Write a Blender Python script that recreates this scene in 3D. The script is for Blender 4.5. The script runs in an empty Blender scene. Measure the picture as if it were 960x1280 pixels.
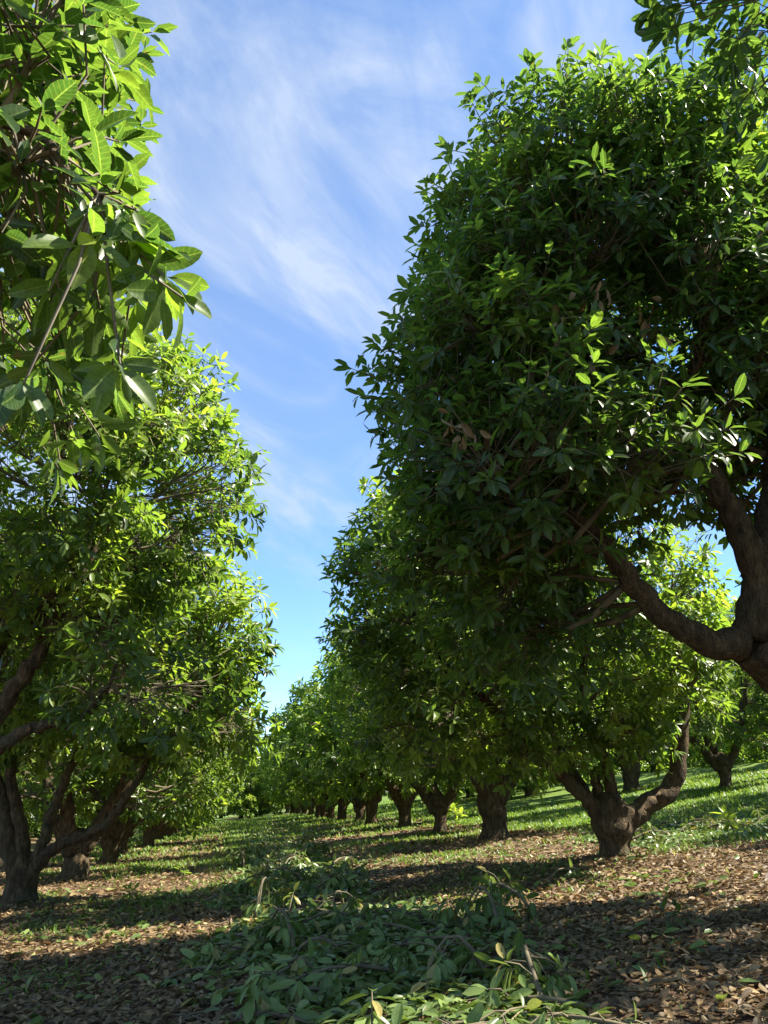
import bpy, math
import numpy as np
from mathutils import Vector, Matrix

# ------------------------------------------------------------------ camera, sky, sun, exposure
sc = bpy.context.scene
COL = sc.collection
CAM_H = 1.45
PITCH, YAW = math.radians(20.95), math.radians(9.93)
FPX = 961.0                                  # focal length in photo pixels (960 x 1280)
cam = bpy.data.cameras.new('camera'); cam_o = bpy.data.objects.new('camera', cam); COL.objects.link(cam_o)
cam.sensor_fit = 'VERTICAL'; cam.sensor_height = 36.0; cam.lens = 36.0 * FPX / 1280.0
cam.clip_start = 0.05; cam.clip_end = 2000
cam_o.location = (0, 0, CAM_H)
cam_o.rotation_euler = (math.pi / 2 + PITCH, 0, -YAW)
sc.camera = cam_o

SUN_EL, SUN_AHEAD = math.radians(51), math.radians(-9)      # sun stands to the +x side
S = Vector((math.cos(SUN_EL) * math.cos(SUN_AHEAD), math.cos(SUN_EL) * math.sin(SUN_AHEAD), math.sin(SUN_EL)))
sun = bpy.data.lights.new('sun', 'SUN'); sun.energy = 5.0; sun.angle = math.radians(0.55); sun.color = (1.0, 0.93, 0.80)
sun_o = bpy.data.objects.new('sun', sun); COL.objects.link(sun_o)
sun_o.rotation_euler = S.to_track_quat('Z', 'Y').to_euler(); sun_o.location = (40, 0, 40)

w = bpy.data.worlds.new('World'); sc.world = w; w.use_nodes = True
nt = w.node_tree; nt.nodes.clear()
def N(tree, t, **k):
    n = tree.nodes.new(t)
    for a, b in k.items(): setattr(n, a, b)
    return n
out = N(nt, 'ShaderNodeOutputWorld'); bg = N(nt, 'ShaderNodeBackground'); bg.inputs['Strength'].default_value = 0.115
sky = N(nt, 'ShaderNodeTexSky', sky_type='NISHITA', sun_disc=False, sun_elevation=SUN_EL,
        sun_rotation=math.pi / 2 - SUN_AHEAD, altitude=200.0, air_density=0.75, dust_density=0.0, ozone_density=1.6)
tc = N(nt, 'ShaderNodeTexCoord'); sep = N(nt, 'ShaderNodeSeparateXYZ'); nt.links.new(tc.outputs['Generated'], sep.inputs[0])
def wmath(op, a, b):
    m = N(nt, 'ShaderNodeMath', operation=op)
    for i, v in enumerate((a, b)):
        if isinstance(v, (int, float)): m.inputs[i].default_value = v
        else: nt.links.new(v, m.inputs[i])
    return m.outputs[0]
zz = wmath('ADD', wmath('MAXIMUM', sep.outputs[2], 0.0), 0.18)
cmb = N(nt, 'ShaderNodeCombineXYZ')
nt.links.new(wmath('DIVIDE', sep.outputs[0], zz), cmb.inputs[0]); nt.links.new(wmath('DIVIDE', sep.outputs[1], zz), cmb.inputs[1])
def cloudlayer(scale, rot, stretch, lo, hi, detail, dist, loc):
    mp = N(nt, 'ShaderNodeMapping', vector_type='TEXTURE'); mp.inputs['Rotation'].default_value = (0, 0, rot); mp.inputs['Scale'].default_value = stretch
    mp.inputs['Location'].default_value = loc
    nt.links.new(cmb.outputs[0], mp.inputs[0])
    no = N(nt, 'ShaderNodeTexNoise'); no.inputs['Scale'].default_value = scale; no.inputs['Detail'].default_value = detail
    no.inputs['Roughness'].default_value = 0.58; no.inputs['Distortion'].default_value = dist
    nt.links.new(mp.outputs[0], no.inputs['Vector'])
    mr = N(nt, 'ShaderNodeMapRange', interpolation_type='SMOOTHSTEP'); mr.inputs['From Min'].default_value = lo; mr.inputs['From Max'].default_value = hi
    nt.links.new(no.outputs['Fac'], mr.inputs['Value']); return mr.outputs[0]
c1 = cloudlayer(0.8, -0.6, (0.9, 1.6, 1), 0.34, 0.64, 5, 0.4, (0.35, 0.2, 0))      # broad veil
c2 = cloudlayer(2.2, -0.85, (0.75, 1.6, 1), 0.36, 0.68, 10, 0.9, (1.3, 2.1, 0))     # wisps
c3 = cloudlayer(6.0, -0.5, (0.7, 1.6, 1), 0.36, 0.70, 8, 0.8, (0.3, 5.1, 0))       # fine mottling
cf = wmath('MINIMUM', wmath('ADD', wmath('MULTIPLY', c1, 0.24), wmath('MULTIPLY', wmath('ADD', wmath('MULTIPLY', c1, 0.55), 0.45), wmath('MULTIPLY', c2, wmath('ADD', wmath('MULTIPLY', c3, 0.55), 0.35)))), 0.85)
mx = N(nt, 'ShaderNodeMix', data_type='RGBA')
hs = N(nt, 'ShaderNodeHueSaturation'); hs.inputs['Saturation'].default_value = 1.2; hs.inputs['Value'].default_value = 0.87; nt.links.new(sky.outputs[0], hs.inputs['Color'])
thin = N(nt, 'ShaderNodeMapRange', interpolation_type='SMOOTHSTEP'); thin.inputs['From Min'].default_value = 0.08; thin.inputs['From Max'].default_value = 0.5; thin.inputs['To Min'].default_value = 0.15
nt.links.new(sep.outputs[2], thin.inputs['Value']); cf = wmath('MULTIPLY', cf, thin.outputs[0])      # cirrus thins out low down
nt.links.new(cf, mx.inputs[0]); nt.links.new(hs.outputs[0], mx.inputs[6]); mx.inputs[7].default_value = (1.8, 2.08, 2.55, 1)
nt.links.new(mx.outputs[2], bg.inputs['Color']); nt.links.new(bg.outputs[0], out.inputs[0])

sc.cycles.max_bounces = 6; sc.cycles.diffuse_bounces = 4; sc.cycles.transmission_bounces = 4; sc.cycles.glossy_bounces = 2
vs = sc.view_settings
vs.view_transform = 'Standard'; vs.look = 'None'; vs.exposure = 1.85; vs.gamma = 1.0; vs.use_curve_mapping = False
sc.render.resolution_x, sc.render.resolution_y = 768, 1024

# ------------------------------------------------------------------ photo pixel -> direction, ground height
cf_, cr_, cu_ = (np.array(v) for v in ((math.sin(YAW) * math.cos(PITCH), math.cos(YAW) * math.cos(PITCH), math.sin(PITCH)),
    (math.cos(YAW), -math.sin(YAW), 0.0), (-math.sin(YAW) * math.sin(PITCH), -math.cos(YAW) * math.sin(PITCH), math.cos(PITCH))))
CAM = np.array((0, 0, CAM_H))
def at(px, py, y):
    """the point on the photo's pixel ray at distance y along the row"""
    d = cf_ + cr_ * (px - 480) / FPX - cu_ * (py - 640) / FPX
    return CAM + d * (y / d[1])
def proj(P):
    d = np.asarray(P) - CAM; z = d @ cf_; zs = np.where(np.abs(z) < 1e-6, 1e-6, z)
    return 480 + FPX * (d @ cr_) / zs, 640 - FPX * (d @ cu_) / zs, z
def gz(x, y):
    x = np.asarray(x, float); y = np.asarray(y, float)
    xc = np.clip(x, -12, 24)
    z = 0.08 * xc + 0.0025 * xc ** 2 + np.where(x > 24, 0.04 * np.minimum(x - 24, 60), 0) + np.where(x < -12, 0.01 * np.maximum(x + 12, -60), 0)
    b = 0.035 * np.sin(0.9 * x + 1.3 + 0.4 * np.sin(0.5 * y)) * np.sin(0.7 * y + 0.4) + 0.02 * np.sin(2.3 * x - 0.7 * y) * np.sin(1.9 * y + 0.5 * x)
    return z + b * np.clip((np.hypot(x, y) - 1) / 4, 0, 1)
def ground_at(px, py):
    d = cf_ + cr_ * (px - 480) / FPX - cu_ * (py - 640) / FPX
    t = 3.0
    for _ in range(60):
        p = CAM + d * t; t += (p[2] - float(gz(p[0], p[1]))) / max(0.05, -d[2] + 0.1 * d[0])
    return CAM + d * t

def vnoise(x, y, seed=0):
    """smooth value noise 0..1"""
    x = np.asarray(x, float); y = np.asarray(y, float)
    xi, yi = np.floor(x).astype(int), np.floor(y).astype(int); fx, fy = x - xi, y - yi
    h = lambda a, b: (np.sin(a * 127.1 + b * 311.7 + seed * 74.7) * 43758.5453) % 1.0
    fx = fx * fx * (3 - 2 * fx); fy = fy * fy * (3 - 2 * fy)
    return (h(xi, yi) * (1 - fx) + h(xi + 1, yi) * fx) * (1 - fy) + (h(xi, yi + 1) * (1 - fx) + h(xi + 1, yi + 1) * fx) * fy

# ------------------------------------------------------------------ materials
def mat(name):
    m = bpy.data.materials.new(name); m.use_nodes = True; t = m.node_tree; t.nodes.clear()
    o = N(t, 'ShaderNodeOutputMaterial'); return m, t, o
def ramp(t, fac, stops):
    r = N(t, 'ShaderNodeValToRGB'); e = r.color_ramp.elements
    while len(e) < len(stops): e.new(0.5)
    for i, (p, c) in enumerate(stops): e[i].position = p; e[i].color = (*c, 1)
    t.links.new(fac, r.inputs[0]); return r.outputs[0]
def mixc(t, fac, a, b, typ='MIX'):
    m = N(t, 'ShaderNodeMix', data_type='RGBA', blend_type=typ)
    for i, v in ((0, fac), (6, a), (7, b)):
        if isinstance(v, (int, float)): m.inputs[i].default_value = v
        elif isinstance(v, tuple): m.inputs[i].default_value = (*v, 1)
        else: t.links.new(v, m.inputs[i])
    return m.outputs[2]
def leaf_material(name, stops, trans_gain, trans_fac, rough, midrib):
    m, t, o = mat(name)
    at_ = N(t, 'ShaderNodeAttribute', attribute_name='tint'); la = N(t, 'ShaderNodeAttribute', attribute_name='lat')
    col = ramp(t, at_.outputs['Fac'], stops)
    co = N(t, 'ShaderNodeTexCoord'); no = N(t, 'ShaderNodeTexNoise'); no.inputs['Scale'].default_value = 9; no.inputs['Detail'].default_value = 3
    t.links.new(co.outputs['Object'], no.inputs['Vector'])
    col = mixc(t, 0.35, col, mixc(t, 1.0, col, ramp(t, no.outputs['Fac'], [(0.3, (0.45, 0.45, 0.4)), (0.7, (1.5, 1.5, 1.4))]), 'MULTIPLY'))
    ab = N(t, 'ShaderNodeMath', operation='ABSOLUTE'); t.links.new(la.outputs['Fac'], ab.inputs[0])
    rib = N(t, 'ShaderNodeMapRange'); rib.inputs['From Min'].default_value = 0.0; rib.inputs['From Max'].default_value = 0.10
    rib.inputs['To Min'].default_value = midrib; rib.inputs['To Max'].default_value = 0.0; t.links.new(ab.outputs[0], rib.inputs['Value'])
    col = mixc(t, rib.outputs[0], col, (0.26, 0.33, 0.10))
    al = N(t, 'ShaderNodeAttribute', attribute_name='along')
    def mt(op, a, b_):
        q = N(t, 'ShaderNodeMath', operation=op)
        for i, v in enumerate((a, b_)):
            if isinstance(v, (int, float)): q.inputs[i].default_value = v
            elif v is not None: t.links.new(v, q.inputs[i])
        return q.outputs[0]
    vein = mt('SINE', mt('SUBTRACT', mt('MULTIPLY', al.outputs['Fac'], 56.0), mt('MULTIPLY', ab.outputs[0], 7.0)), None)
    vr = N(t, 'ShaderNodeMapRange'); vr.inputs['From Min'].default_value = 0.75; vr.inputs['To Max'].default_value = midrib * 0.32; t.links.new(vein, vr.inputs['Value'])
    col = mixc(t, vr.outputs[0], col, (0.26, 0.33, 0.10))
    n2 = N(t, 'ShaderNodeTexNoise'); n2.inputs['Scale'].default_value = 23; n2.inputs['Detail'].default_value = 2; t.links.new(co.outputs['Object'], n2.inputs['Vector'])
    col = mixc(t, ramp(t, n2.outputs['Fac'], [(0.66, (0, 0, 0)), (0.72, (0.8, 0.8, 0.8))]), col, (0.13, 0.085, 0.035))      # scorched spots
    p = N(t, 'ShaderNodeBsdfPrincipled'); p.inputs['Roughness'].default_value = rough; p.inputs['Specular IOR Level'].default_value = 0.4
    t.links.new(col, p.inputs['Base Color'])
    tr = N(t, 'ShaderNodeBsdfTranslucent'); t.links.new(mixc(t, 1.0, col, trans_gain, 'MULTIPLY'), tr.inputs['Color'])
    ms = N(t, 'ShaderNodeMixShader'); ms.inputs[0].default_value = trans_fac
    t.links.new(p.outputs[0], ms.inputs[1]); t.links.new(tr.outputs[0], ms.inputs[2]); t.links.new(ms.outputs[0], o.inputs[0]); return m
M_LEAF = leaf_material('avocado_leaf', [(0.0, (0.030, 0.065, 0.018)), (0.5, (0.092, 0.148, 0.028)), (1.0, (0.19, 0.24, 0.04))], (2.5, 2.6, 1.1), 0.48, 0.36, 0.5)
M_CUT = leaf_material('cut_leaf', [(0.0, (0.055, 0.095, 0.026)), (0.5, (0.110, 0.168, 0.045)), (0.85, (0.18, 0.24, 0.075)), (1.0, (0.24, 0.20, 0.07))], (1.8, 1.8, 1.0), 0.22, 0.42, 0.4)
M_DEAD = leaf_material('dead_leaf', [(0.0, (0.065, 0.042, 0.024)), (0.45, (0.19, 0.125, 0.062)), (0.8, (0.33, 0.228, 0.11)), (0.93, (0.42, 0.32, 0.17)), (1.0, (0.16, 0.19, 0.05))], (1.3, 1.1, 0.9), 0.15, 0.6, 0.15)
M_GRASS = leaf_material('grass_blade', [(0.0, (0.055, 0.115, 0.020)), (0.6, (0.11, 0.19, 0.03)), (1.0, (0.24, 0.25, 0.08))], (2.0, 2.0, 1.0), 0.35, 0.5, 0.0)

def bark_material():
    m, t, o = mat('bark'); co = N(t, 'ShaderNodeTexCoord')
    mp = N(t, 'ShaderNodeMapping'); mp.inputs['Scale'].default_value = (1, 1, 0.35); t.links.new(co.outputs['Object'], mp.inputs[0])
    n1 = N(t, 'ShaderNodeTexNoise'); n1.inputs['Scale'].default_value = 14; n1.inputs['Detail'].default_value = 8; n1.inputs['Roughness'].default_value = 0.65
    t.links.new(mp.outputs[0], n1.inputs['Vector'])
    n2 = N(t, 'ShaderNodeTexNoise'); n2.inputs['Scale'].default_value = 2.3; n2.inputs['Detail'].default_value = 4; t.links.new(co.outputs['Object'], n2.inputs['Vector'])
    v = N(t, 'ShaderNodeTexVoronoi', feature='DISTANCE_TO_EDGE'); v.inputs['Scale'].default_value = 30; t.links.new(mp.outputs[0], v.inputs['Vector'])
    col = ramp(t, n1.outputs['Fac'], [(0.28, (0.020, 0.015, 0.010)), (0.5, (0.085, 0.060, 0.034)), (0.75, (0.21, 0.152, 0.080))])
    col = mixc(t, ramp(t, n2.outputs['Fac'], [(0.52, (0, 0, 0)), (0.68, (0.75, 0.75, 0.75))]), col, (0.085, 0.08, 0.045))
    p = N(t, 'ShaderNodeBsdfPrincipled'); p.inputs['Roughness'].default_value = 0.9; p.inputs['Specular IOR Level'].default_value = 0.2
    t.links.new(col, p.inputs['Base Color'])
    mr = N(t, 'ShaderNodeMapRange'); mr.inputs['From Max'].default_value = 0.14; t.links.new(v.outputs['Distance'], mr.inputs['Value'])
    ad = N(t, 'ShaderNodeMath', operation='MULTIPLY_ADD'); ad.inputs[1].default_value = 0.22; t.links.new(mr.outputs[0], ad.inputs[0]); t.links.new(n1.outputs['Fac'], ad.inputs[2])
    b = N(t, 'ShaderNodeBump'); b.inputs['Strength'].default_value = 1.0; b.inputs['Distance'].default_value = 0.06
    t.links.new(ad.outputs[0], b.inputs['Height']); t.links.new(b.outputs[0], p.inputs['Normal']); t.links.new(p.outputs[0], o.inputs[0]); return m
M_BARK = bark_material()
def twig_material():
    m, t, o = mat('twig'); co = N(t, 'ShaderNodeTexCoord'); n1 = N(t, 'ShaderNodeTexNoise'); n1.inputs['Scale'].default_value = 6
    t.links.new(co.outputs['Object'], n1.inputs['Vector'])
    p = N(t, 'ShaderNodeBsdfPrincipled'); p.inputs['Roughness'].default_value = 0.8
    t.links.new(ramp(t, n1.outputs['Fac'], [(0.3, (0.06, 0.045, 0.028)), (0.7, (0.17, 0.14, 0.075))]), p.inputs['Base Color'])
    t.links.new(p.outputs[0], o.inputs[0]); return m
M_TWIG = twig_material()
def ground_material():
    m, t, o = mat('orchard_floor'); co = N(t, 'ShaderNodeTexCoord')
    def no(s, d):
        n = N(t, 'ShaderNodeTexNoise'); n.inputs['Scale'].default_value = s; n.inputs['Detail'].default_value = d; n.inputs['Roughness'].default_value = 0.65
        t.links.new(co.outputs['Object'], n.inputs['Vector']); return n.outputs['Fac']
    v = N(t, 'ShaderNodeTexVoronoi'); v.inputs['Scale'].default_value = 11; t.links.new(co.outputs['Object'], v.inputs['Vector'])
    sp = N(t, 'ShaderNodeSeparateColor'); t.links.new(v.outputs['Color'], sp.inputs[0])
    leafy = ramp(t, sp.outputs[0], [(0.0, (0.055, 0.034, 0.022)), (0.45, (0.12, 0.075, 0.045)), (0.8, (0.22, 0.145, 0.085)), (1.0, (0.31, 0.22, 0.13))])
    soil = ramp(t, no(7, 8), [(0.3, (0.045, 0.030, 0.020)), (0.7, (0.13, 0.085, 0.055))])
    brown = mixc(t, 0.6, soil, leafy)
    green = ramp(t, no(16, 8), [(0.28, (0.045, 0.085, 0.018)), (0.5, (0.10, 0.165, 0.03)), (0.72, (0.20, 0.22, 0.065))])
    g = N(t, 'ShaderNodeAttribute', attribute_name='grass')
    ad = N(t, 'ShaderNodeMath', operation='ADD'); t.links.new(g.outputs['Fac'], ad.inputs[0]); t.links.new(no(1.6, 8), ad.inputs[1])
    mr = N(t, 'ShaderNodeMapRange'); mr.inputs['From Min'].default_value = 0.85; mr.inputs['From Max'].default_value = 1.15; t.links.new(ad.outputs[0], mr.inputs['Value'])
    col = mixc(t, mr.outputs[0], brown, green)
    p = N(t, 'ShaderNodeBsdfPrincipled'); p.inputs['Roughness'].default_value = 0.95; p.inputs['Specular IOR Level'].default_value = 0.15
    t.links.new(col, p.inputs['Base Color'])
    b = N(t, 'ShaderNodeBump'); b.inputs['Strength'].default_value = 0.8; b.inputs['Distance'].default_value = 0.05
    t.links.new(no(24, 6), b.inputs['Height']); t.links.new(b.outputs[0], p.inputs['Normal']); t.links.new(p.outputs[0], o.inputs[0]); return m
M_GROUND = ground_material()

# ------------------------------------------------------------------ mesh helpers
def nrm(a): return a / np.maximum(np.linalg.norm(a, axis=-1, keepdims=True), 1e-9)
def build_mesh(name, V, quads=None, tris=None, mats=(), attrs=None, smooth=True):
    me = bpy.data.meshes.new(name); V = np.asarray(V, np.float32)
    q = np.zeros((0, 4), np.int32) if quads is None or len(quads) == 0 else np.asarray(quads, np.int32)
    t = np.zeros((0, 3), np.int32) if tris is None or len(tris) == 0 else np.asarray(tris, np.int32)
    me.vertices.add(len(V)); me.vertices.foreach_set('co', V.ravel())
    loops = np.concatenate([q.ravel(), t.ravel()]).astype(np.int32)
    me.loops.add(len(loops)); me.loops.foreach_set('vertex_index', loops)
    me.polygons.add(len(q) + len(t))
    st = np.concatenate([np.arange(len(q)) * 4, len(q) * 4 + np.arange(len(t)) * 3]).astype(np.int32)
    me.polygons.foreach_set('loop_start', st)
    me.polygons.foreach_set('use_smooth', np.full(len(q) + len(t), smooth, bool))
    for k, v in (attrs or {}).items():
        a = me.attributes.new(k, 'FLOAT', 'POINT'); a.data.foreach_set('value', np.asarray(v, np.float32))
    me.update(calc_edges=True)
    for m in mats: me.materials.append(m)
    return me
def obj(name, data, parent=None, loc=None, **props):
    o = bpy.data.objects.new(name, data); COL.objects.link(o)
    if parent is not None: o.parent = parent
    if loc is not None: o.location = loc
    for k, v in props.items(): o[k] = v
    return o

class Tubes:
    def __init__(s): s.V = []; s.Q = []; s.T = []; s.n = 0
    def add(s, pts, rad, sides=8, rough=0.0, rng=None, cap=True):
        pts = np.asarray(pts, float); rad = np.asarray(rad, float); n = len(pts)
        tg = nrm(np.gradient(pts, axis=0)); ref = np.array((0.0, 0, 1)) if abs(tg[0][2]) < 0.9 else np.array((1.0, 0, 0))
        x = nrm(np.cross(ref, tg[0])); ths = np.linspace(0, 2 * np.pi, sides, endpoint=False); base = s.n
        if rough > 0: ph = rng.uniform(0, 6.28, 10); 
        for i in range(n):
            x = nrm(x - tg[i] * (x @ tg[i])); y = np.cross(tg[i], x)
            r = np.full(sides, rad[i])
            if rough > 0:
                u = i * 0.5
                r = r * (1 + rough * (np.sin(2 * ths + ph[0] + 0.5 * np.sin(u * .4 + ph[1])) * .5 + np.sin(3 * ths + ph[2] + u * .35) * .4 + np.sin(5 * ths + ph[3] - u * .5) * .3
                         + np.sin(u * .8 + ph[4]) * .2 + np.sin(ths + u * 1.1 + ph[5]) * .4 + np.sin(7 * ths + u * .9 + ph[6]) * .2))
            s.V.append(pts[i] + np.outer(r * np.cos(ths), x) + np.outer(r * np.sin(ths), y))
        k = np.arange(sides)
        for i in range(n - 1):
            a = base + i * sides + k; b = base + i * sides + (k + 1) % sides
            s.Q.append(np.stack([a, b, b + sides, a + sides], 1))
        s.n += n * sides
        if cap:
            for e, ring in ((0, base), (1, base + (n - 1) * sides)):
                s.V.append(pts[-1 if e else 0][None]); c = s.n; s.n += 1
                f = np.stack([np.full(sides, c), ring + k, ring + (k + 1) % sides], 1)
                s.T.append(f if e else f[:, ::-1])
    def mesh(s, name, m):
        return build_mesh(name, np.concatenate(s.V), np.concatenate(s.Q), np.concatenate(s.T) if s.T else None, (m,))
def spline(pts, n):
    """Catmull-Rom through rows of pts (any width), n samples"""
    p = np.asarray(pts, float)
    if len(p) == 2: p = np.array([p[0], (p[0] + p[1]) / 2, p[1]])
    e = np.concatenate([[2 * p[0] - p[1]], p, [2 * p[-1] - p[-2]]]); o = []
    for u in np.linspace(0, len(p) - 1 - 1e-6, n):
        i = int(u); f = u - i; a, b, c, d = e[i:i + 4]
        o.append(0.5 * (2 * b + (c - a) * f + (2 * a - 5 * b + 4 * c - d) * f * f + (3 * b - a - 3 * c + d) * f ** 3))
    return np.array(o)

# leaf templates: unit length along +t, lateral -1..1, normal height
def make_template(st, wd, lats, curve, fold, wave=0.0, petiole=False):
    """stations st with half width wd; grid of len(st) x len(lats), ends collapsed to single points"""
    V = [(0.0, 0.0, 0.0)]; idx = []; k = 1; lat = [0.0]
    for s, w_ in zip(st, wd):
        row = []
        for l in lats:
            V.append((l * w_, s, fold * 0.2 * abs(l) * w_ - curve * s * s + wave * 0.3 * math.sin(s * 11 + l) * abs(l))); lat.append(l); row.append(k); k += 1
        idx.append(row)
    V.append((0.0, 1.0, -curve)); lat.append(0.0); tip = k
    Q, T = [], []
    for j in range(len(lats) - 1):
        T.append((0, idx[0][j + 1], idx[0][j])); T.append((tip, idx[-1][j], idx[-1][j + 1]))
        for i in range(len(st) - 1): Q.append((idx[i][j], idx[i][j + 1], idx[i + 1][j + 1], idx[i + 1][j]))
    return np.array(V), Q, T, np.array(lat)
T_NEAR = make_template((0.06, 0.2, 0.38, 0.56, 0.74, 0.89), (0.14, 0.64, 0.94, 1.0, 0.86, 0.54), (-1, -0.5, 0, 0.5, 1), 0.16, 0.35, 0.05)
T_MID = make_template((0.30, 0.70), (0.92, 0.88), (-1, 0, 1), 0.14, 0.35)
T_FAR = (np.array([(0, 0, 0), (0.95, 0.3, 0.06), (0.85, 0.7, 0.0), (0, 1, -0.14), (-0.85, 0.7, 0.0), (-0.95, 0.3, 0.06)], float), [(0, 1, 2, 3), (0, 3, 4, 5)], [], np.array([0, 1, 1, 0, -1, -1.0]))
def leaf_mesh(name, P, D, Nn, L, W, tint, tpl, m, curl=None):
    """one mesh of many leaves; W = half width"""
    Tv, Q, T, lat = tpl; n = len(P); k = len(Tv)
    D = nrm(D); Sd = nrm(np.cross(D, Nn)); Nn = np.cross(Sd, D)
    c = np.ones(n) if curl is None else curl
    V = (P[:, None, :] + Tv[None, :, 1, None] * (L[:, None] * D)[:, None, :] + Tv[None, :, 0, None] * (W[:, None] * Sd)[:, None, :]
         + (Tv[None, :, 2] * (c * np.where(np.abs(1.0), L, L))[:, None])[..., None] * Nn[:, None, :] * 1.0)
    off = (np.arange(n) * k)[:, None, None]
    q = (np.asarray(Q, np.int32)[None] + off).reshape(-1, 4) if len(Q) else None
    t = (np.asarray(T, np.int32)[None] + off).reshape(-1, 3) if len(T) else None
    return build_mesh(name, V.reshape(-1, 3), q, t, (m,), {'tint': np.repeat(tint, k), 'lat': np.tile(lat, n), 'along': np.tile(Tv[:, 1], n)})
_lt = {}
def leaf_template_mesh(kind, m, tint, tpl, ratio):
    key = (kind, m.name, round(tint, 1), round(ratio, 2))
    if key not in _lt:
        Tv, Q, T, lat = tpl; V = Tv.copy(); V[:, 0] *= ratio; V[:, 2] *= 1.0
        _lt[key] = build_mesh('leaf', V[:, [0, 1, 2]], Q or None, T or None, (m,), {'tint': np.full(len(V), round(tint, 1)), 'lat': lat, 'along': Tv[:, 1]})
    return _lt[key]
def leaf_objects(name, parent, P, D, Nn, L, W, tint, tpl, kind, m):
    D = nrm(D); Sd = nrm(np.cross(D, Nn)); Nn = np.cross(Sd, D)
    for i in range(len(P)):
        o = obj(name, leaf_template_mesh(kind, m, float(tint[i]), tpl, 0.175 + 0.02 * (i % 3)), parent)
        s = float(L[i])
        o.matrix_local = Matrix(((Sd[i, 0] * s, D[i, 0] * s, Nn[i, 0] * s, P[i, 0]), (Sd[i, 1] * s, D[i, 1] * s, Nn[i, 1] * s, P[i, 1]),
                                 (Sd[i, 2] * s, D[i, 2] * s, Nn[i, 2] * s, P[i, 2]), (0, 0, 0, 1)))

# ------------------------------------------------------------------ ground
def grass_amount(x, y):
    """0..1 where grass grows between the leaf litter"""
    x = np.asarray(x, float); y = np.asarray(y, float)
    g = np.clip((y - 24) / 14, 0, 1) * 0.33 + np.clip((y - 55) / 30, 0, 1) * 0.3
    g = np.maximum(g, np.clip((x - 7.6) / 1.6, 0, 1) * np.clip((y - 11.5) / 2.0, 0, 1) * 0.85)
    g = np.maximum(g, np.clip((x - 7.6) / 1.2, 0, 1) * np.clip((y - 18) / 4, 0, 1) * 0.8)
    g = np.maximum(g, np.exp(-((x - 0.3) / 1.8) ** 2) * np.clip((y - 12) / 12, 0, 1) * 0.48)
    g = np.maximum(g, np.exp(-((x + 1.2) / 0.9) ** 2 - ((y - 15) / 2.6) ** 2) * 0.55)
    g = np.maximum(g, .34 * (vnoise(x * .45 + 3, y * .45, 8) > .55) * np.clip((y - 5) / 6, 0, 1))
    g = g + (vnoise(x * .8, y * .8, 3) - 0.5) * 0.5 + (vnoise(x * 2.2, y * 2.2, 4) - .5) * 0.25
    return np.clip(g, 0, 1)
gx = np.unique(np.concatenate([np.linspace(-400, -40, 19), np.linspace(-40, -8, 33), np.linspace(-8, 14, 111), np.linspace(14, 40, 40), np.linspace(40, 400, 19)]))
gy = np.unique(np.concatenate([np.linspace(-200, -10, 20), np.linspace(-10, 2, 13), np.linspace(2, 26, 121), np.linspace(26, 60, 69), np.linspace(60, 700, 65)]))
GX, GY = np.meshgrid(gx, gy, indexing='xy'); nx, ny = len(gx), len(gy)
ii = (np.arange(ny - 1)[:, None] * nx + np.arange(nx - 1)[None]).ravel()
gnd = obj('ground', build_mesh('ground', np.stack([GX.ravel(), GY.ravel(), gz(GX, GY).ravel()], 1), np.stack([ii, ii + 1, ii + nx + 1, ii + nx], 1), None,
          (M_GROUND,), {'grass': grass_amount(GX, GY).ravel()}), kind='structure')
gnd['label'] = 'brown orchard floor of soil under leaf litter and grass'

# ------------------------------------------------------------------ trees
def crown_clumps(rng, ells, ncl, dmin, keep, inner=0.22):
    """clump centres spread over the crown's shell, with outward directions"""
    P, O, R = [], [], []; wts = np.array([(e[1][0] * e[1][1] + e[1][1] * e[1][2] + e[1][0] * e[1][2]) for e in ells]); wts /= wts.sum(); tries = 0
    E = [(np.array(c, float), np.array(r, float)) for c, r in ells]
    while len(P) < ncl and tries < ncl * 60:
        tries += 1; c, r = E[rng.choice(len(E), p=wts)]
        d = nrm(rng.normal(size=3)); ins = rng.random() < inner
        p = c + r * d * (rng.uniform(0.3, 0.72) if ins else rng.uniform(0.80, 1.0))
        if not ins and any(np.sum(((p - c2) / r2) ** 2) < 0.45 for c2, r2 in E if c2 is not c): continue
        if not keep(p): continue
        if P and np.min(np.linalg.norm(np.array(P) - p, axis=1)) < dmin: continue
        P.append(p); O.append(nrm(d / r)); R.append(rng.uniform(0.5, 0.85) * (0.8 if ins else 1))
    return np.array(P), np.array(O), np.array(R)
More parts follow.
